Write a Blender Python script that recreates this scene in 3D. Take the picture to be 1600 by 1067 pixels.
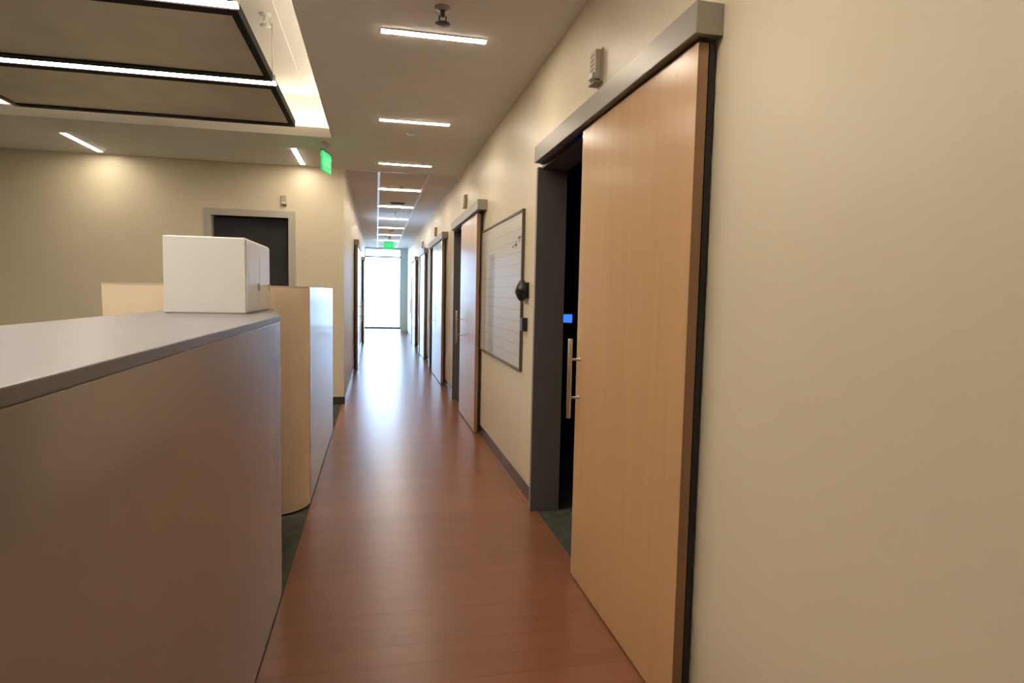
import bpy, bmesh, math, random
from mathutils import Matrix, Vector
random.seed(7)
S = bpy.context.scene
C = S.collection
for o in list(bpy.data.objects):
    bpy.data.objects.remove(o)

# ------------------------------------------------------------------ camera
EYE = 1.57
cam_data = bpy.data.cameras.new('camera')
cam = bpy.data.objects.new('camera', cam_data)
C.objects.link(cam)
yaw, pit, rol = 0.21732, 0.0759, 0.020565
fw = Vector((math.sin(yaw)*math.cos(pit), math.cos(yaw)*math.cos(pit), -math.sin(pit)))
rt = Vector((math.cos(yaw), -math.sin(yaw), 0))
up = rt.cross(fw)
r2 = rt*math.cos(rol) + up*math.sin(rol)
u2 = -rt*math.sin(rol) + up*math.cos(rol)
m = Matrix((r2, u2, -fw)).transposed().to_4x4()
m.translation = (0, 0, EYE)
cam.matrix_world = m
cam_data.sensor_width = 36
cam_data.lens = 962.7/1600*36
cam_data.shift_y = -1.5/1600
cam_data.clip_start = 0.02
S.camera = cam

# ------------------------------------------------------------------ world, exposure
w = bpy.data.worlds.new('daylight')
S.world = w
w.use_nodes = True
bg = w.node_tree.nodes['Background']
bg.inputs['Color'].default_value = (0.42, 0.66, 1.0, 1)
bg.inputs['Strength'].default_value = 15.0
S.view_settings.view_transform = 'Standard'
S.view_settings.look = 'None'
S.view_settings.gamma = 1
S.view_settings.exposure = 0.0
S.view_settings.use_curve_mapping = False

LAMP = 94.0          # linear ceiling lamps
COVE = 15.0          # cove strips round the tray
BAR = 65.0           # suspended light bars

pd = bpy.data.lights.new('window_portal', 'AREA')
pd.shape = 'RECTANGLE'; pd.size = 1.4; pd.size_y = 3.1
pd.cycles.is_portal = True
po = bpy.data.objects.new('window_portal', pd)
C.objects.link(po)
po.location = (0.23, 24.12, 1.6)
po.rotation_euler = (math.radians(-90), 0, 0)

# ------------------------------------------------------------------ materials
MATS = {}
def N(nt, t, **kw):
    n = nt.nodes.new(t)
    for k, v in kw.items():
        setattr(n, k, v)
    return n
def mat(name, col, rough=0.6, metal=0.0, spec=0.5, var=0.06, scale=(6, 6, 6), bump=0.0, bscale=60, coat=0.0, crough=0.1, rnd=0.0, emit=None, estr=0):
    if name in MATS: return MATS[name]
    mt = bpy.data.materials.new(name); mt.use_nodes = True
    nt = mt.node_tree; b = nt.nodes['Principled BSDF']
    tc = N(nt, 'ShaderNodeTexCoord'); mp = N(nt, 'ShaderNodeMapping')
    mp.inputs['Scale'].default_value = scale
    geo = N(nt, 'ShaderNodeNewGeometry')
    nt.links.new(geo.outputs['Position'], mp.inputs['Vector'])
    nz = N(nt, 'ShaderNodeTexNoise'); nz.inputs['Scale'].default_value = 1.0; nz.inputs['Detail'].default_value = 5
    nt.links.new(mp.outputs[0], nz.inputs['Vector'])
    val = nz.outputs['Fac']
    if rnd:
        oi = N(nt, 'ShaderNodeObjectInfo')
        ma = N(nt, 'ShaderNodeMath', operation='MULTIPLY_ADD')
        nt.links.new(oi.outputs['Random'], ma.inputs[0]); ma.inputs[1].default_value = rnd
        ad = N(nt, 'ShaderNodeMath', operation='SUBTRACT'); ad.inputs[1].default_value = rnd/2
        nt.links.new(nz.outputs['Fac'], ma.inputs[2]); nt.links.new(ma.outputs[0], ad.inputs[0])
        val = ad.outputs[0]
    cr = N(nt, 'ShaderNodeValToRGB')
    cr.color_ramp.elements[0].position = 0.25; cr.color_ramp.elements[1].position = 0.75
    lo = [max(0, c*(1-var)) for c in col]; hi = [min(1, c*(1+var)) for c in col]
    cr.color_ramp.elements[0].color = (*lo, 1); cr.color_ramp.elements[1].color = (*hi, 1)
    nt.links.new(val, cr.inputs['Fac']); nt.links.new(cr.outputs['Color'], b.inputs['Base Color'])
    b.inputs['Roughness'].default_value = rough; b.inputs['Metallic'].default_value = metal
    b.inputs['Specular IOR Level'].default_value = spec
    if coat:
        b.inputs['Coat Weight'].default_value = coat; b.inputs['Coat Roughness'].default_value = crough
    if bump:
        n2 = N(nt, 'ShaderNodeTexNoise'); n2.inputs['Scale'].default_value = bscale; n2.inputs['Detail'].default_value = 3
        nt.links.new(geo.outputs['Position'], n2.inputs['Vector'])
        bp = N(nt, 'ShaderNodeBump'); bp.inputs['Strength'].default_value = bump; bp.inputs['Distance'].default_value = 0.01
        nt.links.new(n2.outputs['Fac'], bp.inputs['Height']); nt.links.new(bp.outputs['Normal'], b.inputs['Normal'])
    if emit:
        b.inputs['Emission Color'].default_value = (*emit, 1); b.inputs['Emission Strength'].default_value = estr
    MATS[name] = mt
    return mt

WARM = (1.0, 0.87, 0.70)
M_wall = mat('wall_paint', (0.73, 0.64, 0.47), 0.42, var=0.02, scale=(1.5, 1.5, 1.5), bump=0.03, bscale=180)
M_ceil = mat('ceiling_paint', (0.93, 0.915, 0.89), 0.85, var=0.02)
M_tray = mat('tray_paint', (0.84, 0.79, 0.70), 0.8, var=0.02)
M_tile = mat('acoustic_tile', (0.76, 0.72, 0.71), 0.9, var=0.08, scale=(60, 60, 60), rnd=0.3)
M_tbar = mat('grid_bar_white', (0.85, 0.84, 0.84), 0.4, var=0.02)
M_wood = mat('floor_wood', (0.245, 0.098, 0.048), 0.278, var=0.11, scale=(1.3, 12, 8), spec=0.45)
# each plank row gets a slightly different tone
nt = M_wood.node_tree; _b = nt.nodes['Principled BSDF']
_g = N(nt, 'ShaderNodeNewGeometry'); _s = N(nt, 'ShaderNodeSeparateXYZ'); nt.links.new(_g.outputs['Position'], _s.inputs[0])
_d = N(nt, 'ShaderNodeMath', operation='MULTIPLY_ADD'); _d.inputs[1].default_value = 1/0.145; _d.inputs[2].default_value = 4.0/0.145
nt.links.new(_s.outputs['Y'], _d.inputs[0])
_f = N(nt, 'ShaderNodeMath', operation='FLOOR'); nt.links.new(_d.outputs[0], _f.inputs[0])
_w = N(nt, 'ShaderNodeTexWhiteNoise', noise_dimensions='1D'); nt.links.new(_f.outputs[0], _w.inputs['W'])
_r = N(nt, 'ShaderNodeMapRange'); _r.inputs['To Min'].default_value = 0.955; _r.inputs['To Max'].default_value = 1.045
nt.links.new(_w.outputs['Value'], _r.inputs['Value'])
_h = N(nt, 'ShaderNodeHueSaturation'); nt.links.new(_r.outputs[0], _h.inputs['Value'])
nt.links.new(_b.inputs['Base Color'].links[0].from_socket, _h.inputs['Color']); nt.links.new(_h.outputs['Color'], _b.inputs['Base Color'])
M_joint = mat('floor_joint', (0.17, 0.075, 0.04), 0.5)
M_carpet = mat('carpet', (0.085, 0.09, 0.072), 0.95, var=0.3, scale=(14, 14, 14), bump=0.5, bscale=400, spec=0.1)
M_base = mat('baseboard_rubber', (0.045, 0.037, 0.033), 0.22)
M_door = mat('maple_veneer', (0.57, 0.345, 0.165), 0.23, var=0.05, scale=(20, 20, 1.2), rnd=0.2, spec=0.5)
M_edge = mat('door_edge_wood', (0.30, 0.165, 0.085), 0.5, var=0.1, scale=(20, 20, 1.2))
M_head = mat('header_metal', (0.29, 0.262, 0.225), 0.38, metal=0.25, var=0.03, scale=(3, 3, 60))
M_jamb = mat('jamb_grey', (0.135, 0.125, 0.118), 0.45, var=0.04)
M_casing = mat('casing_grey', (0.30, 0.27, 0.25), 0.4, var=0.03)
M_casing2 = mat('sprinkler_bronze', (0.10, 0.085, 0.07), 0.5, var=0.05)
M_chrome = mat('brushed_steel', (0.62, 0.57, 0.50), 0.3, metal=0.9, var=0.04, scale=(80, 80, 4))
M_black = mat('black_plastic', (0.012, 0.012, 0.015), 0.3, var=0.1)
M_dark = mat('dark_frame', (0.022, 0.018, 0.018), 0.35, var=0.1)
M_rail = mat('pendant_rail', (0.012, 0.010, 0.010), 0.7, spec=0.2)
M_white = mat('white_plastic', (0.78, 0.74, 0.66), 0.4, var=0.02)
M_hutch = mat('white_enamel', (0.80, 0.80, 0.76), 0.35, var=0.02)
M_cream = mat('cream_plastic', (0.55, 0.47, 0.36), 0.5, var=0.03)
M_slat = mat('cream_recess', (0.30, 0.25, 0.19), 0.6, var=0.03)
M_lam = mat('counter_laminate', (0.30, 0.25, 0.215), 0.16, var=0.02, spec=0.8)
M_tan = mat('tan_panel', (0.80, 0.65, 0.47), 0.5, var=0.03, spec=0.3)
M_gloss = mat('gloss_laminate', (0.46, 0.38, 0.31), 0.19, var=0.02, spec=0.08)
M_cap = mat('grey_cap', (0.16, 0.15, 0.16), 0.35, var=0.05)
M_capt = mat('tan_cap', (0.60, 0.48, 0.34), 0.4, var=0.03)
M_pan = mat('pendant_panel', (0.72, 0.64, 0.54), 0.35, var=0.15, scale=(2, 2, 2))
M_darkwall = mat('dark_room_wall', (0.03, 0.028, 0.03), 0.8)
M_outwall = mat('plain_wall', (0.45, 0.40, 0.32), 0.7, var=0.02)
M_frame_w = mat('door_frame_putty', (0.50, 0.45, 0.38), 0.45, var=0.02)
M_winf = mat('window_frame_metal', (0.10, 0.11, 0.12), 0.4, metal=0.3)
M_transom = mat('transom_metal', (0.55, 0.57, 0.60), 0.4, metal=0.2)
M_pil = mat('shade_tinted_wall', (0.64, 0.79, 0.88), 0.6, var=0.02)  # blue grey of the backlit shade put into the end wall's colour
M_ground = mat('outside_paving', (0.62, 0.62, 0.58), 0.9, var=0.1)
def emis(name, col, st):
    if name in MATS: return MATS[name]
    mt = bpy.data.materials.new(name); mt.use_nodes = True
    nt = mt.node_tree; b = nt.nodes['Principled BSDF']
    b.inputs['Base Color'].default_value = (*[c*0.5 for c in col], 1)
    b.inputs['Emission Color'].default_value = (*col, 1); b.inputs['Emission Strength'].default_value = st
    MATS[name] = mt
    return mt
M_lamp = emis('lamp_diffuser', WARM, LAMP)
M_cove = emis('cove_led', (1.0, 0.91, 0.78), COVE)
M_cove2 = emis('cove_led_end', (1.0, 0.93, 0.82), COVE*1.4)
M_perim = emis('perimeter_diffuser', WARM, LAMP*0.6)
M_bar = emis('bar_led', (1.0, 0.88, 0.74), BAR)
M_green = emis('exit_green', (0.03, 0.66, 0.19), 0.9)
M_letter = emis('exit_letter', (0.10, 0.80, 0.32), 1.2)
M_blue = emis('blue_screen', (0.03, 0.17, 1.0), 1.5)

M_glass = bpy.data.materials.new('window_glass'); M_glass.use_nodes = True
nt = M_glass.node_tree; nt.nodes.clear()
out = N(nt, 'ShaderNodeOutputMaterial'); mx = N(nt, 'ShaderNodeMixShader')
tr = N(nt, 'ShaderNodeBsdfTransparent'); gl = N(nt, 'ShaderNodeBsdfGlossy'); gl.inputs['Roughness'].default_value = 0.02
lw = N(nt, 'ShaderNodeFresnel'); lw.inputs['IOR'].default_value = 1.3
nt.links.new(lw.outputs['Fac'], mx.inputs['Fac']); nt.links.new(tr.outputs[0], mx.inputs[1]); nt.links.new(gl.outputs[0], mx.inputs[2])
nt.links.new(mx.outputs[0], out.inputs['Surface'])

# whiteboard colour: faint printed rows; two grey columns holding writing and a painted reflection
M_board = bpy.data.materials.new('ruled_whiteboard'); M_board.use_nodes = True
nt = M_board.node_tree; b = nt.nodes['Principled BSDF']
tc = N(nt, 'ShaderNodeTexCoord'); sx = N(nt, 'ShaderNodeSeparateXYZ')
nt.links.new(tc.outputs['Object'], sx.inputs[0])
def mth(op, a, bb=None, c=None):
    n = N(nt, 'ShaderNodeMath', operation=op)
    for i, v in enumerate((a, bb, c)):
        if v is None: continue
        if hasattr(v, 'type') or hasattr(v, 'is_linked'): nt.links.new(v, n.inputs[i])
        else: n.inputs[i].default_value = v
    return n.outputs[0]
fz = mth('FRACT', mth('MULTIPLY', sx.outputs['Z'], 1/0.094))
row = mth('LESS_THAN', fz, 0.075)
def between(v, a, c): return mth('MULTIPLY', mth('GREATER_THAN', v, a), mth('LESS_THAN', v, c))
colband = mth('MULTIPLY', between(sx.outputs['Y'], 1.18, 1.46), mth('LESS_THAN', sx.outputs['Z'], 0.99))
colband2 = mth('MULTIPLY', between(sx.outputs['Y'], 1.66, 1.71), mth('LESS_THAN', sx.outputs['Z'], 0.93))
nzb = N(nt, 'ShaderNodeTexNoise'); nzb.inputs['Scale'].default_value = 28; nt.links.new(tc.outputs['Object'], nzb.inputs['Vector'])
ink_refl = mth('MULTIPLY', colband, mth('MULTIPLY_ADD', nzb.outputs['Fac'], 0.9, 0.0))
dk = mth('ADD', mth('ADD', mth('MULTIPLY', row, 0.30), mth('MULTIPLY', ink_refl, 1.1)), mth('MULTIPLY', colband2, 0.45))
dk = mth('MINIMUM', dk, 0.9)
mc = N(nt, 'ShaderNodeMix', data_type='RGBA')
nt.links.new(dk, mc.inputs['Factor'])
mc.inputs['A'].default_value = (0.60, 0.565, 0.50, 1); mc.inputs['B'].default_value = (0.20, 0.18, 0.15, 1)
nt.links.new(mc.outputs['Result'], b.inputs['Base Color'])
b.inputs['Roughness'].default_value = 0.22

# ------------------------------------------------------------------ helpers
def tag(o, label=None, cat=None, group=None, kind=None):
    if label: o['label'] = label
    if cat: o['category'] = cat
    if group: o['group'] = group
    if kind: o['kind'] = kind
    return o
def link(name, me, parent=None, loc=None):
    o = bpy.data.objects.new(name, me); C.objects.link(o)
    if parent: o.parent = parent
    if loc is not None: o.location = loc
    return o
def empty(name, loc, label=None, cat=None, group=None, kind=None, rz=0):
    o = bpy.data.objects.new(name, None); C.objects.link(o)
    o.location = loc; o.rotation_euler = (0, 0, rz); o.empty_display_size = 0.1
    return tag(o, label, cat, group, kind)
def addbox(bm, x0, x1, y0, y1, z0, z1):
    r = bmesh.ops.create_cube(bm, size=1.0)
    bmesh.ops.scale(bm, vec=(x1-x0, y1-y0, z1-z0), verts=r['verts'])
    bmesh.ops.translate(bm, vec=((x0+x1)/2, (y0+y1)/2, (z0+z1)/2), verts=r['verts'])
    return r['verts']
def finish(bm, m, bev=0.0, seg=2, smooth=False):
    if bev:
        bmesh.ops.bevel(bm, geom=bm.edges[:], offset=bev, segments=seg, affect='EDGES', profile=0.5)
    bmesh.ops.recalc_face_normals(bm, faces=bm.faces)
    me = bpy.data.meshes.new('mesh'); bm.to_mesh(me); bm.free()
    me.materials.append(m)
    if smooth:
        for p in me.polygons: p.use_smooth = True
    return me
def boxes(name, lst, m, parent=None, bev=0.0, loc=None, seg=2):
    bm = bmesh.new()
    for b_ in lst: addbox(bm, *b_)
    return link(name, finish(bm, m, bev, seg), parent, loc)
def box(name, x0, x1, y0, y1, z0, z1, m, parent=None, bev=0.0, seg=2):
    return boxes(name, [(x0, x1, y0, y1, z0, z1)], m, parent, bev, seg=seg)
def cbox(name, x0, x1, y0, y1, z0, z1, m, bev=0.0, seg=2):
    """a top-level box with its origin at the base centre"""
    cx, cy = (x0+x1)/2, (y0+y1)/2
    return boxes(name, [(x0-cx, x1-cx, y0-cy, y1-cy, 0, z1-z0)], m, None, bev, (cx, cy, z0), seg)
def lathe(name, prof, m, parent=None, loc=(0, 0, 0), seg=24, rot=None, smooth=True):
    bm = bmesh.new(); rings = []
    for r, z in prof:
        rings.append([bm.verts.new((r*math.cos(2*math.pi*i/seg), r*math.sin(2*math.pi*i/seg), z)) for i in range(seg)])
    for a, b_ in zip(rings, rings[1:]):
        for i in range(seg):
            bm.faces.new((a[i], a[(i+1) % seg], b_[(i+1) % seg], b_[i]))
    bm.faces.new(rings[0][::-1]); bm.faces.new(rings[-1])
    o = link(name, finish(bm, m, smooth=smooth), parent, loc)
    if rot: o.rotation_euler = rot
    return o
def prism(name, pts, z0, z1, m, parent=None, bev=0.0, loc=None, smooth=False):
    bm = bmesh.new()
    lo = [bm.verts.new((x, y, z0)) for x, y in pts]; hi = [bm.verts.new((x, y, z1)) for x, y in pts]
    n = len(pts)
    bm.faces.new(lo[::-1]); bm.faces.new(hi)
    for i in range(n): bm.faces.new((lo[i], lo[(i+1) % n], hi[(i+1) % n], hi[i]))
    return link(name, finish(bm, m, bev), parent, loc)
def copy_tree(o, parent=None):
    c = o.copy(); C.objects.link(c); c.parent = parent
    for ch in list(o.children): copy_tree(ch, c)
    return c

# ------------------------------------------------------------------ dimensions
XW = 1.145        # corridor right wall face
XL = -0.435       # corridor left wall face (beyond the office)
XE = -0.465       # edge of wood floor / tray / counter line
ZC = 3.20         # ceiling
YB = 8.75         # office back wall, start of the narrow corridor
YE = 24.0         # end wall with the window
YS, XWEST, XEAST = -4.0, -6.0, 4.6

# ------------------------------------------------------------------ floor with planks
floor = box('floor', XE, XW, YS, YE+0.2, -0.2, -0.004, M_joint)
tag(floor, 'reddish brown wood plank floor running down the corridor', 'floor', kind='structure')
PW, L0 = 0.145, 1.25
bm = bmesh.new(); addbox(bm, 0, 1, 0, PW-0.0007, -0.004, 0)
plank_cache = {}
def plank_mesh(L):
    k = round(L, 2)
    if k not in plank_cache:
        b_ = bmesh.new(); addbox(b_, 0, k-0.0007, 0, PW-0.0007, -0.004, 0)
        plank_cache[k] = finish(b_, M_wood)
    return plank_cache[k]
bm.free()
far = bmesh.new()
Y0P, NR = YS + 19*PW, 45          # planks one by one where their rows can be told apart
for i in range(NR):
    y = Y0P + i*PW
    cut = XE + [0.38, 0.95, 0.66, 1.23][i % 4]
    for a, c in ((XE, cut), (cut, XW)):
        link('plank', plank_mesh(c-a), floor, (a, y, 0))
addbox(far, XE, XW, YS, Y0P-0.0007, -0.004, 0)
addbox(far, XE, XW, Y0P+NR*PW, YE+0.2, -0.004, 0)
tag(link('plank_field', finish(far, M_wood), floor), kind='stuff')

carpet = boxes('floor_carpet', [(XWEST-0.2, XE, YS, YB+0.15, -0.2, -0.002)], M_carpet)
tag(carpet, 'dark grey green carpet of the open office beside the wood floor', 'floor', kind='structure')
carpet2 = boxes('floor_room_carpet', [(XW, XEAST, YS, YE, -0.2, -0.002)], M_carpet)
tag(carpet2, 'dark carpet inside the unlit rooms behind the sliding doors', 'floor', kind='structure')

# ------------------------------------------------------------------ door units along the right wall
# (leaf near edge, leaf far edge, jamb face, header near, header far)
UNITS = [(1.99, 3.20, 4.22, 1.96, 4.13), (6.75, 8.03, 8.97, 6.55, 8.95), (10.42, 12.15, 13.0, 10.2, 13.0),
         (14.36, 15.62, 16.25, 14.1, 16.2), (17.8, 19.1, 19.9, 17.6, 19.85)]
LZ = 2.44
openings = [(u[1]-0.076, u[2]+0.013) for u in UNITS]
XO = 1.30
segs = []; prev = YS
for a, c in openings:
    segs.append((XW, XO, prev, a, 0, ZC)); segs.append((XW, XO, a, c, LZ+0.02, ZC)); prev = c
segs.append((XW, XO, prev, YE, 0, ZC))
wr = boxes('wall_right', segs, M_wall)
tag(wr, 'cream painted corridor wall with the row of sliding wood doors', 'wall', kind='structure')

DL = ['near wide open sliding maple door with bar pull handle beside whiteboard',
      'second sliding maple door beyond the whiteboard, its glossy face mirroring the window',
      'third sliding door down the corridor, wide and glossy pale leaf',
      'fourth sliding door down the corridor past the wide glossy one',
      'last sliding door before the end window on the whiteboard side']
def pull(leaf, x, y, z0, z1, sgn):
    lathe('pull_handle', [(0.011, 0), (0.0125, 0.004), (0.0125, z1-z0-0.004), (0.011, z1-z0)], M_chrome, leaf, (x, y, z0), 16)
    for zz in (z0+(z1-z0)*0.26, z0+(z1-z0)*0.74):
        lathe('handle_standoff', [(0.007, 0), (0.007, 0.052), (0.012, 0.052), (0.012, 0.056)], M_chrome, leaf, (x, y, zz), 12, (0, sgn*math.pi/2, 0))
for k, (ln, lf, jf, hn, hf) in enumerate(UNITS):
    d = empty('door_%d' % (k+1), (XW, (ln+jf)/2, 0), DL[k], 'door', kind='structure')
    inv = Matrix.Translation((-XW, -(ln+jf)/2, 0))
    kids = []
    bm = bmesh.new(); addbox(bm, 1.07, 1.11, ln, lf, 0.012, LZ)
    me = finish(bm, M_door, 0.0015, 1); me.materials.append(M_edge)
    for p in me.polygons:
        if p.center.y < ln+0.0006: p.material_index = 1
    leaf = link('leaf', me, d); kids.append(leaf)
    if k == 0: pull(leaf, 1.0165, lf-0.05, 0.905, 1.335, 1)
    else: pull(leaf, 1.0165, lf-0.05, 0.905, 1.335, 1)
    kids.append(box('header', 1.042, XW, hn, hf, 2.455, 2.562, M_head, d, 0.003))
    kids.append(box('track', 1.075, 1.105, hn+0.03, hf-0.03, 2.443, 2.456, M_black, d))
    kids.append(box('jamb', 1.092, XO+0.005, jf, jf+0.012, 0, LZ+0.01, M_jamb, d))
    kids.append(box('jamb', 1.12, XO+0.005, lf-0.075, lf-0.06, 0, LZ+0.01, M_jamb, d))
    kids.append(box('casing', 1.092, XW, jf+0.012, jf+0.045, 0, LZ+0.01, M_casing, d, 0.002))
    kids.append(box('head_jamb', 1.12, XO+0.005, lf-0.06, jf, LZ+0.0, LZ+0.02, M_jamb, d))
    kids.append(box('gap_shade', 1.115, 1.137, ln+0.004, lf-0.02, 0.02, LZ, M_black, d))  # black strip standing in for the shade in the gap behind the leaf
    for o in kids:
        o.matrix_parent_inverse = inv
# handles were parented to leaf whose own parent inverse already applies

# baseboards right
k = 0; prev = YS
for (ln, lf, jf, hn, hf) in UNITS + [(YE, YE, YE, 0, 0)]:
    if ln-prev > 0.05:
        o = box('baseboard_right' if k == 0 else 'baseboard_right_%d' % (k+1), XW-0.012, XW, prev, ln if k else ln, 0, 0.10, M_base, None, 0.002, 1)
        tag(o, ['dark rubber baseboard beside the near sliding door edge', 'dark rubber baseboard under the whiteboard', 'dark rubber baseboard between second and third sliding doors',
                'dark rubber baseboard between third and fourth sliding doors', 'dark rubber baseboard between fourth and last sliding doors', 'dark rubber baseboard from last sliding door to the window wall'][k], 'baseboard', kind='structure')
        k += 1
    prev = jf+0.045

# dark rooms behind the right wall
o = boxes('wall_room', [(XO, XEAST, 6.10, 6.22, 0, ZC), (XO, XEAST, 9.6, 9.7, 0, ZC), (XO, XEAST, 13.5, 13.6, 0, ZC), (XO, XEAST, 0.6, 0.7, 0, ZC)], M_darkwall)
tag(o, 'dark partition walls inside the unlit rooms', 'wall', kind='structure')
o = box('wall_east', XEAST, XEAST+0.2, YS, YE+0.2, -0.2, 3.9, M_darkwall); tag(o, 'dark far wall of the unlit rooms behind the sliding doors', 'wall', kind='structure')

# ------------------------------------------------------------------ left corridor wall, office back wall
LU = [(12.5, 13.75, 14.6), (18.85, 20.1, 20.9)]
segs = []; prev = YB+0.15
for a, lf, c in LU:
    segs.append((XL-0.15, XL, prev, lf-0.06, 0, ZC)); segs.append((XL-0.15, XL, lf-0.06, c+0.013, LZ+0.02, ZC)); prev = c+0.013
segs.append((XL-0.15, XL, prev, YE, 0, ZC))
wl = boxes('wall_left', segs, M_wall)
tag(wl, 'cream corridor wall running from the office corner to the window', 'wall', kind='structure')
for k, (ln, lf, jf) in enumerate(LU):
    d = empty('door_%d' % (k+6), (XL, (ln+jf)/2, 0), ['sliding wood door on the wall opposite the row of doors, nearer the office', 'sliding wood door on the wall opposite the row of doors, nearer the end window'][k], 'door', kind='structure')
    inv = Matrix.Translation((-XL, -(ln+jf)/2, 0)); kids = []
    bm = bmesh.new(); addbox(bm, XL+0.035, XL+0.075, ln, lf, 0.012, LZ)
    me = finish(bm, M_door, 0.0015, 1); me.materials.append(M_edge)
    for p in me.polygons:
        if p.center.y < ln+0.0006: p.material_index = 1
    leaf = link('leaf', me, d); kids.append(leaf)
    kids.append(box('header', XL, XL+0.095, ln-0.05, jf, 2.455, 2.562, M_head, d, 0.003))
    kids.append(box('jamb', XL-0.155, XL+0.05, jf, jf+0.012, 0, LZ+0.01, M_jamb, d))
    kids.append(box('gap_shade', XL+0.006, XL+0.03, ln+0.004, lf-0.02, 0.02, LZ, M_black, d))  # black strip for the shaded gap between leaf and wall
    for o in kids: o.matrix_parent_inverse = inv
    pull(leaf, XL+0.129, lf-0.05, 0.905, 1.335, -1)
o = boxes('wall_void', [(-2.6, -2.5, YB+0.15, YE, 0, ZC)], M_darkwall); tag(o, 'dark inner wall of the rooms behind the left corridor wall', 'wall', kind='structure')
k = 0; prev = YB
for (ln, lf, jf) in LU + [(YE, YE, YE)]:
    o = box('baseboard_left' if k == 0 else 'baseboard_left_%d' % (k+1), XL, XL+0.012, prev, ln, 0, 0.10, M_base, None, 0.002, 1)
    tag(o, ['dark rubber baseboard from the office corner along the narrow corridor', 'dark rubber baseboard between the two doors of the left wall', 'dark rubber baseboard beside the end window on the left wall'][k], 'baseboard', kind='structure')
    k += 1; prev = jf+0.012

DX0, DX1, DZ = -2.10, -1.15, 2.51
wb = boxes('wall_office', [(XWEST, DX0, YB, YB+0.15, 0, ZC), (DX0, DX1, YB, YB+0.15, DZ, ZC), (DX1, XL, YB, YB+0.15, 0, ZC)], M_wall)
tag(wb, 'cream painted back wall of the open office with the dark doorway', 'wall', kind='structure')
d = empty('door_8', ((DX0+DX1)/2, YB, 0), 'dark doorway with putty grey frame in the office back wall', 'door', kind='structure')
inv = Matrix.Translation((-(DX0+DX1)/2, -YB, 0)); kids = []
for x0, x1 in ((DX1, DX1+0.045), (DX0-0.045, DX0)):
    kids.append(box('frame_side', x0, x1, YB-0.02, YB+0.16, 0, DZ+0.045, M_frame_w, d, 0.003))
for x0, x1 in ((DX1+0.045, DX1+0.09), (DX0-0.09, DX0-0.045)):
    kids.append(box('frame_trim', x0, x1, YB-0.012, YB, 0, DZ+0.09, M_frame_w, d, 0.003))
kids.append(box('frame_head', DX0, DX1, YB-0.02, YB+0.16, DZ, DZ+0.045, M_frame_w, d, 0.003))
kids.append(box('head_trim', DX0-0.045, DX1+0.045, YB-0.012, YB, DZ+0.045, DZ+0.09, M_frame_w, d, 0.003))
kids.append(box('leaf', DX0+0.004, DX1-0.004, YB+0.10, YB+0.14, 0.01, DZ-0.004, M_darkwall, d, 0.002))
for o in kids: o.matrix_parent_inverse = inv
o = box('baseboard_office', DX1+0.09, XL, YB-0.012, YB, 0, 0.10, M_base, None, 0.002, 1)
tag(o, 'dark rubber baseboard on the office wall between doorway and corridor corner', 'baseboard', kind='structure')
o = box('baseboard_office_2', XWEST, DX0-0.09, YB-0.012, YB, 0, 0.10, M_base, None, 0.002, 1)
tag(o, 'dark rubber baseboard on the office wall past the dark doorway', 'baseboard', kind='structure')

# outer shell
for nm, b_, lab in (('wall_west', (XWEST-0.2, XWEST, YS, YE+0.2, -0.2, 3.9), 'plain far side wall of the open office'),
                    ('wall_south', (XWEST-0.2, XEAST+0.2, YS-0.2, YS, -0.2, 3.9), 'plain wall closing the corridor behind the viewer')):
    tag(box(nm, *b_, M_outwall), lab, 'wall', kind='structure')
tag(box('roof_slab', XWEST-0.2, XEAST+0.2, YS-0.2, YE+0.2, 3.9, 4.1, M_outwall), 'plain roof slab above the ceilings', 'roof', kind='structure')

# ------------------------------------------------------------------ end wall and window
WX0, WX1, WT = XL, 0.90, 3.16
we = boxes('wall_end', [(WX1, XW+0.2, YE, YE+0.2, 0, ZC+0.1), (XWEST, WX0, YE, YE+0.2, 0, ZC+0.1), (WX0, WX1, YE, YE+0.2, WT, ZC+0.1), (XWEST, XEAST, YE, YE+0.2, ZC+0.1, 3.9), (XW+0.2, XEAST, YE, YE+0.2, 0, ZC+0.1)], M_pil)
tag(we, 'end wall tinted with blue grey backlight shade beside the bright window', 'wall', kind='structure')
wn = empty('window_1', ((WX0+WX1)/2, YE, 0), 'tall bright window filling the end of the corridor with transom bar', 'window', kind='structure')
inv = Matrix.Translation((-(WX0+WX1)/2, -YE, 0)); kids = []
kids.append(box('sill_rail', WX0, WX1+0.0, YE-0.03, YE+0.10, 0.0, 0.0+0.015, M_transom, wn))
kids.append(box('bottom_rail', WX0, WX1, YE+0.02, YE+0.09, 0.12, 0.20, M_winf, wn, 0.004))
kids.append(box('transom_bar', WX0, WX1, YE+0.03, YE+0.08, 2.835, 2.885, M_winf, wn, 0.003))
kids.append(box('top_rail', WX0, WX1, YE+0.03, YE+0.08, WT-0.025, WT, M_transom, wn, 0.003))
for x0 in (WX0, WX1-0.03):
    kids.append(box('side_rail', x0, x0+0.03, YE+0.03, YE+0.08, 0.20, WT-0.025, M_transom, wn, 0.003))
kids.append(box('pane', WX0+0.03, WX1-0.03, YE+0.05, YE+0.056, 0.20, 2.845, M_glass, wn))
kids.append(box('pane', WX0+0.03, WX1-0.03, YE+0.05, YE+0.056, 2.875, WT-0.025, M_glass, wn))
kids.append(box('pane', WX0, WX1, YE+0.05, YE+0.056, 0.015, 0.12, M_glass, wn))
for o in kids: o.matrix_parent_inverse = inv
o = box('ground_outside', -60, 60, YE+0.21, YE+120, -0.6, -0.35, M_ground); tag(o, 'pale paving outside the end window', 'ground', kind='structure')

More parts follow.
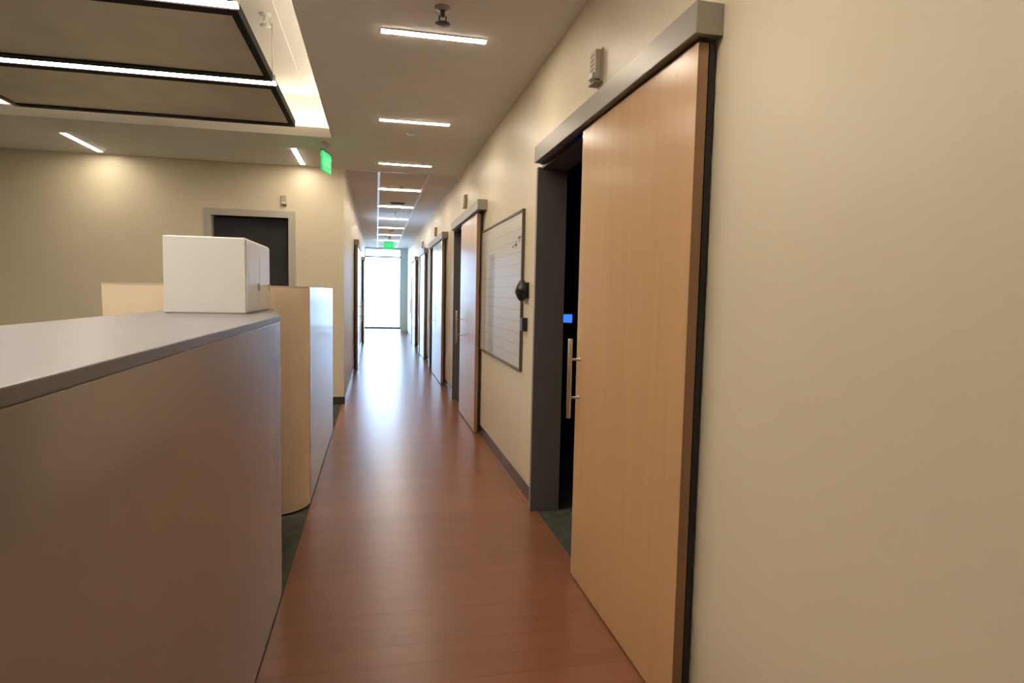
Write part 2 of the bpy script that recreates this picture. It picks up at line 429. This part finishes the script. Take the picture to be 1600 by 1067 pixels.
# ------------------------------------------------------------------ ceilings
TX0, TY1 = -5.0, 7.05
ce = boxes('ceiling', [(XE, XO, YS, YB+0.03, ZC, ZC+0.1), (XWEST, XE, TY1, YB+0.15, ZC, ZC+0.1), (XWEST, TX0, YS, TY1, ZC, ZC+0.1),
                       (XL-0.15, XO, YB+0.03, YE, ZC+0.03, ZC+0.1), (TX0, XE, YS, YS+0.6, ZC, ZC+0.1),
                       (XO, XEAST, YS, YE, ZC, ZC+0.1), (XWEST, XL-0.15, YB+0.15, YE, ZC, ZC+0.1)], M_ceil)
tag(ce, 'flat taupe gypsum ceiling over the corridor and office edge', 'ceiling', kind='structure')
ZT = 3.70
tr_ = boxes('ceiling_tray', [(TX0-0.3, -0.2, YS, 7.4, ZT, ZT+0.1), (-0.30, -0.2, YS, 7.4, ZC+0.1, ZT), (TX0-0.3, -0.30, 7.30, 7.4, ZC+0.1, ZT), (TX0-0.3, TX0-0.2, YS, 7.3, ZC+0.1, ZT)], M_tray)
tag(tr_, 'cream recessed ceiling tray glowing with hidden cove light over the office', 'ceiling', kind='structure')
box('tray_field', -4.7, -0.76, YS+0.3, 7.02, ZT-0.012, ZT, M_tray, tr_, 0.003)
# lip around the tray opening, its face towards the room
boxes('lip', [(XE-0.012, XE, YS+0.6, TY1, ZC-0.0, ZC+0.1)], M_tray, tr_)
boxes('lip', [(TX0, XE, TY1-0.012, TY1, ZC-0.0, ZC+0.1)], M_tray, tr_)
cl = tag(box('cove_light', -0.36, -0.33, YS+0.7, 7.15, ZC+0.102, ZC+0.115, M_cove), 'hidden led strip along the corridor side of the tray', 'light')
cl = tag(box('cove_light', TX0, -0.42, 7.17, 7.20, ZC+0.102, ZC+0.115, M_cove2), 'hidden led strip along the back wall side of the tray', 'light')

# tile grid in the narrow corridor
cols = [(XL, 0.013), (0.037, 0.698), (0.722, XW)]
ys = []
y = YB+0.05
tile_edges = [YB+0.05] + [8.2+2.05*i+dd for i in range(1, 8) for dd in (-1.025, 0.06)][1:]
tile_edges = [YB+0.05, 10.31, 12.36, 14.41, 16.46, 18.51, 20.56, 22.61, YE]
for (x0, x1) in cols:
    for a, c in zip(tile_edges, tile_edges[1:]):
        box('ceiling_tile', x0+0.002, x1-0.002, a+0.006, c-0.006, ZC+0.006, ZC+0.028, M_tile, ce, 0.002, 1)
for x0, x1 in ((XL, XL+0.02), (0.009, 0.041), (0.694, 0.726), (XW-0.02, XW)):
    box('grid_bar', x0, x1, YB+0.045, YE, ZC-0.006, ZC+0.006, M_tbar, ce)
for a in tile_edges[1:-1]:
    for x0, x1 in cols[1:2]:
        box('grid_bar', x0, x1, a-0.012, a+0.012, ZC-0.004, ZC+0.006, M_tbar, ce)
box('edge_trim', XL, XW, YB+0.02, YB+0.045, ZC-0.005, ZC+0.03, M_tbar, ce)

# ------------------------------------------------------------------ ceiling lamps
def lamp(name, cx, cy, lx, ly, label, group=None, m=M_lamp):
    t = empty(name, (cx, cy, ZC), label, 'light', group)
    box('diffuser', -lx/2+0.004, lx/2-0.004, -ly/2+0.004, ly/2-0.004, -0.009, -0.002, m, t)
    fr = [(-lx/2, lx/2, -ly/2, -ly/2+0.004), (-lx/2, lx/2, ly/2-0.004, ly/2), (-lx/2, -lx/2+0.004, -ly/2+0.004, ly/2-0.004), (lx/2-0.004, lx/2, -ly/2+0.004, ly/2-0.004)]
    for f in fr: box('trim', *f, -0.007, 0, M_tbar, t)
    return t
labs = {4.08: 'white linear ceiling light next to the dark sprinkler', 6.14: 'white linear ceiling light just before the flat sprinkler disc',
        8.20: 'white linear ceiling light just before the tile ceiling begins', 10.25: 'first white linear light set in the tile ceiling grid',
        12.30: 'linear light in the tile grid just behind the dark vent', 14.35: 'third linear light in the tile ceiling grid',
        16.40: 'fourth linear light in the tile ceiling grid', 18.45: 'fifth linear light in the tile ceiling grid near the corridor exit sign', 20.5: 'sixth linear light in the tile ceiling grid by the window',
        1.5: 'white linear ceiling light above the near sliding door', -1.6: 'white linear ceiling light behind the viewer'}
for yy, lb in labs.items():
    lamp('ceiling_light', 0.355, yy, 0.67, 0.062, lb, 'linear lights along the corridor ceiling')
lamp('ceiling_light', -0.945, 8.12, 0.065, 0.92, 'bright linear ceiling light between the green exit sign and the dark doorway', 'office perimeter lights', M_perim)
lamp('ceiling_light', -3.3, 8.12, 0.065, 0.92, 'linear ceiling light on the office soffit far past the dark doorway', 'office perimeter lights', M_perim)

# suspended light frame in the tray
px1, px0, pz = -0.815, -3.3, 3.215
t = empty('pendant_light', ((px0+px1)/2, 3.6, pz), 'suspended dark framed ceiling panels with glowing white cross bars', 'pendant light')
inv = Matrix.Translation((-(px0+px1)/2, -3.6, -pz)); kids = []
mods = [(5.47, 6.76), (4.07, 5.36), (2.67, 3.96), (1.27, 2.56), (-0.13, 1.16)]
for a, c in mods:
    kids.append(box('panel', px0+0.05, px1-0.05, a+0.05, c-0.05, pz+0.012, pz+0.03, M_pan, t))
    kids.append(box('side_rail', px1-0.05, px1, a, c, pz, pz+0.07, M_rail, t, 0.004))
    kids.append(box('side_rail', px0, px0+0.05, a, c, pz, pz+0.07, M_dark, t, 0.004))
    kids.append(box('end_rail', px0+0.05, px1-0.05, a, a+0.09, pz, pz+0.07, M_rail, t, 0.004))
    kids.append(box('end_rail', px0+0.05, px1-0.05, c-0.09, c, pz, pz+0.07, M_rail, t, 0.004))
for a in (5.36, 3.96, 2.56, 1.16):
    hb = box('light_bar', px0, px1+0.015, a+0.015, a+0.095, pz+0.012, pz+0.065, M_white, t, 0.004); kids.append(hb)
    box('lens', px0+0.003, px1+0.012, a+0.018, a+0.092, pz+0.002, pz+0.012, M_bar, hb)
    for xx in (px1-0.01, px0+0.01):
        b_ = lathe('cable', [(0.006, 0), (0.006, ZT-pz-0.07)], M_white, t, (xx, a+0.055, pz+0.06), 8); kids.append(b_)
for o in kids: o.matrix_parent_inverse = inv

# ------------------------------------------------------------------ small ceiling things
def sprinkler(x, y, label, z=ZC, dark=True, s=1.0):
    t = empty('sprinkler', (x, y, z), label, 'sprinkler', 'ceiling sprinklers')
    mm = M_casing2 if dark else M_white
    lathe('escutcheon', [(0.045*s, 0), (0.042*s, -0.008*s), (0.022*s, -0.016*s)], M_casing if dark else M_white, t)
    lathe('stem', [(0.013*s, -0.014*s), (0.013*s, -0.05*s)], mm, t, seg=12)
    for sg in (-1, 1):
        box('frame_arm', sg*0.018*s-0.004*s, sg*0.018*s+0.004*s, -0.005*s, 0.005*s, -0.085*s, -0.045*s, mm, t)
    lathe('deflector', [(0.040*s, -0.085*s), (0.042*s, -0.09*s), (0.012*s, -0.094*s)], mm, t, seg=16)
    return t
sprinkler(0.365, 3.68, 'dark pendent sprinkler head just before the first linear light', s=1.05)
sprinkler(0.38, 9.86, 'small pale sprinkler on the first tile panel', dark=False)
sprinkler(0.37, 13.15, 'small pale sprinkler between second and third tile grid lights', dark=False)
sprinkler(0.378, 18.9, 'dark sprinkler by the corridor exit sign', s=1.3)
sprinkler(-0.85, 5.25, 'small pale sprinkler up in the glowing ceiling tray', z=ZT-0.012, dark=False)
o = lathe('sprinkler_cover', [(0.052, 0), (0.05, -0.008), (0.012, -0.012)], M_white, None, (0.348, 6.61, ZC))
tag(o, 'flat white concealed sprinkler disc beyond the second linear light', 'sprinkler')
t = empty('smoke_detector', (0.375, 17.05, ZC), 'cream smoke detector on the far tile ceiling', 'detector')
lathe('base', [(0.075, 0), (0.075, -0.02), (0.06, -0.024)], M_cream, t)
lathe('cover', [(0.062, -0.024), (0.055, -0.05), (0.02, -0.058)], M_cream, t)
t = empty('air_vent', (0.375, 11.8, ZC), 'dark slotted air vent in the tile ceiling before a linear light', 'vent')
box('frame', -0.14, 0.14, -0.07, 0.07, -0.01, 0.0, M_dark, t, 0.002)
for i in range(5):
    box('vane', -0.125, 0.125, -0.058+i*0.025, -0.050+i*0.025, -0.018, -0.010, M_jamb, t)

# ------------------------------------------------------------------ exit signs
def exit_sign(loc, rz, label, w=0.30, h=0.19, drop=0.04):
    t = empty('exit_sign', loc, label, 'exit sign', rz=rz)
    box('canopy', -0.08, 0.08, -0.03, 0.03, -0.018, 0, M_white, t, 0.003)
    box('stem', -0.012, 0.012, -0.012, 0.012, -drop, -0.018, M_white, t)
    pnl = box('panel', -w/2, w/2, -0.012, 0.012, -drop-h, -drop, M_green, t, 0.003)
    box('housing', -w/2-0.004, w/2+0.004, -0.018, 0.018, -drop-0.01, -drop+0.004, M_jamb, t, 0.002)
    for sg in (-1, 1):
        cu = bpy.data.curves.new('exit_text', 'FONT'); cu.body = 'EXIT'; cu.size = h*0.72; cu.extrude = 0.001
        cu.align_x = 'CENTER'; cu.align_y = 'CENTER'
        tmp = bpy.data.objects.new('tmp', cu); C.objects.link(tmp)
        bpy.context.view_layer.update()
        me = bpy.data.meshes.new_from_object(tmp.evaluated_get(bpy.context.evaluated_depsgraph_get()))
        bpy.data.objects.remove(tmp)
        me.materials.clear(); me.materials.append(M_letter)
        o = link('lettering', me, pnl, (0, sg*0.0135, -drop-h/2))
        o.rotation_euler = (math.pi/2, 0, math.pi if sg > 0 else 0)
    return t
exit_sign((-0.555, 7.30, ZC), math.radians(77), 'green exit sign hanging at the corner of the glowing ceiling tray', 0.30, 0.22, 0.10)
exit_sign((0.365, 19.6, ZC), 0, 'green exit sign hanging in front of the bright end window', 0.30, 0.24, 0.10)

# ------------------------------------------------------------------ horn strobes
def strobe(loc, rz, label, s=1.0):
    t = empty('alarm_strobe', loc, label, 'alarm', 'fire alarm horn strobes', rz=rz)      # local +x points out of the wall
    box('back_plate', 0, 0.014*s, -0.062*s, 0.062*s, 0, 0.215*s, M_cream, t, 0.004)
    box('body', 0.014*s, 0.055*s, -0.055*s, 0.055*s, 0.012*s, 0.205*s, M_cream, t, 0.006)
    for i in range(4):
        box('grille_slot', 0.054*s, 0.0565*s, -0.04*s, 0.035*s, (0.075+0.03*i)*s, (0.089+0.03*i)*s, M_slat, t)
    box('lens', 0.055*s, 0.072*s, -0.045*s, 0.045*s, 0.018*s, 0.058*s, M_white, t, 0.006)
    box('bottom_lip', 0.0, 0.062*s, -0.058*s, 0.058*s, -0.016*s, 0.0, M_slat, t, 0.003)
    return t
for (yy, zz), lb in zip([(3.17, 2.685), (8.10, 2.68), (12.2, 2.67), (15.7, 2.67)],
        ['cream alarm strobe with slotted grille above the near sliding door', 'cream alarm strobe above the second sliding door',
         'alarm strobe above the third, wide sliding door', 'alarm strobe above the fourth sliding door']):
    strobe((XW, yy, zz), math.pi, lb, 0.78)
strobe((-1.205, YB, 2.68), -math.pi/2, 'small cream alarm strobe above the dark office doorway', 0.6)

# ------------------------------------------------------------------ whiteboard
wy0, wy1, wz0, wz1 = 4.80, 6.72, 0.965, 2.222
t = empty('whiteboard', (XW, wy0, wz0), 'large ruled whiteboard with dark frame between the first two sliding doors', 'whiteboard')
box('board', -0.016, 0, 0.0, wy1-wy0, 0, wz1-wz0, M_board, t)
fm = mat('board_frame', (0.13, 0.10, 0.07), 0.4, metal=0.4)
H_ = wz1-wz0; W_ = wy1-wy0
box('frame_rail', -0.026, 0, -0.018, W_+0.018, -0.018, 0, fm, t, 0.003)
box('frame_rail', -0.026, 0, -0.018, W_+0.018, H_, H_+0.018, fm, t, 0.003)
box('frame_stile', -0.026, 0, -0.018, 0, 0, H_, fm, t, 0.003)
box('frame_stile', -0.026, 0, W_, W_+0.018, 0, H_, fm, t, 0.003)
mk = mat('marker_ink', (0.05, 0.05, 0.06), 0.5)
st = []
for (a, z, l, h) in ((0.06, 1.05, 0.10, 0.02), (0.10, 1.02, 0.02, 0.05), (0.19, 1.00, 0.10, 0.02), (0.22, 0.98, 0.02, 0.06), (0.32, 0.99, 0.05, 0.018)):
    st.append((-0.0166, -0.016, a, a+l, z, z+h))
boxes('marker_marks', st, mk, t)

# black rounded dispenser and card reader on the wall between board and near doorway
t = empty('wall_dispenser', (XW, 4.66, 1.60), 'black egg shaped wall unit beside the whiteboard edge', 'dispenser')
box('wall_plate', -0.012, 0, -0.05, 0.05, -0.06, 0.06, M_black, t, 0.004)
bm = bmesh.new(); bmesh.ops.create_uvsphere(bm, u_segments=28, v_segments=18, radius=1)
for v in bm.verts:
    x, y_, z = v.co
    zz = z*0.088
    tp = 1.0 - 0.42*max(0, z)**1.5
    v.co = (x*0.05*tp - 0.046, y_*0.066*tp, zz)
link('shell', finish(bm, M_black, smooth=True), t)
box('window_slot', -0.099, -0.094, -0.018, 0.018, -0.03, 0.006, M_jamb, t, 0.002)
t = empty('card_reader', (XW, 4.68, 1.28), 'small black card reader box under the egg shaped wall unit', 'card reader')
box('housing', -0.042, 0, -0.045, 0.045, 0, 0.105, M_black, t, 0.006)
box('indicator', -0.044, -0.042, -0.012, 0.012, 0.08, 0.088, M_jamb, t)

# ------------------------------------------------------------------ screen inside the dark room
t = empty('touch_panel', (1.90, 6.10, 1.10), 'small wall panel with glowing blue screen inside the dark room', 'screen')
box('housing', -0.09, 0.09, -0.03, 0, 0, 0.30, M_black, t, 0.005)
box('display', -0.07, 0.07, -0.033, -0.030, 0.185, 0.27, M_blue, t)

# ------------------------------------------------------------------ near counter
pts = [(XE+0.0, -1.2), (XE+0.0, 3.235), (-0.645, 4.20), (-1.15, 4.20), (-1.15, -1.2)]
t = empty('office_counter', (-0.8, 1.5, 0), 'tall glossy laminate office counter with grey top along the wood floor', 'counter')
inv = Matrix.Translation((0.8, -1.5, 0)); kids = []
body = [(-0.467, -1.2), (-0.467, 3.225), (-0.650, 4.18), (-1.14, 4.18), (-1.14, -1.2)]
kids.append(prism('body', body, 0.012, 1.41, M_lam, t, 0.003))
kids.append(prism('plinth', [(-0.48, -1.19), (-0.48, 3.21), (-0.66, 4.16), (-1.13, 4.16), (-1.13, -1.19)], 0, 0.013, M_dark, t))
kids.append(prism('top', pts, 1.41, 1.438, M_cap, t, 0.003))
for o in kids: o.matrix_parent_inverse = inv
t = empty('storage_hutch', (-0.85, 3.2, 1.438), 'white storage cabinet standing on the grey counter top', 'cabinet')
box('body', -0.20, 0.190, 0.22, 0.92, 0, 0.39, M_hutch, t, 0.006)
for i in range(2):
    dr = box('door', 0.190, 0.196, 0.228+i*0.345, 0.228+i*0.345+0.338, 0.01, 0.38, M_hutch, t, 0.002)
    box('knob', 0.196, 0.203, 0.228+i*0.345+0.305, 0.228+i*0.345+0.32, 0.12, 0.16, M_chrome, dr, 0.002)

# ------------------------------------------------------------------ curved partition
t = empty('office_partition', (-0.8, 5.5, 0), 'eye level office partition with curved tan end and glossy side panel', 'partition')
inv = Matrix.Translation((0.8, -5.5, 0)); kids = []
arc = [(-0.72+0.25*math.sin(a), 4.64-0.25*math.cos(a)) for a in [i*math.pi/2/14 for i in range(15)]]
outer = [(-1.7, 4.38), (-0.80, 4.385)] + arc
inner = [(-0.55, 4.64)] + [(-0.72+0.17*math.sin(a), 4.64-0.17*math.cos(a)) for a in [i*math.pi/2/14 for i in range(14, -1, -1)]] + [(-1.7, 4.46)]
kids.append(prism('curved_panel', outer+inner, 0.012, 1.575, M_tan, t))
kids.append(box('side_panel', -0.55, -0.468, 4.645, 7.02, 0.012, 1.588, M_gloss, t, 0.004))
kids.append(prism('cap', [(x, y) for x, y in outer+inner], 1.575, 1.59, M_capt, t))
kids.append(box('plinth', -0.54, -0.482, 4.70, 7.0, 0, 0.013, M_dark, t))
kids.append(prism('plinth', [(-1.69, 4.40), (-0.80, 4.405), (-0.60, 4.48), (-0.51, 4.64), (-0.54, 4.64), (-0.72, 4.45), (-1.69, 4.44)], 0, 0.013, M_dark, t))
for o in kids: o.matrix_parent_inverse = inv
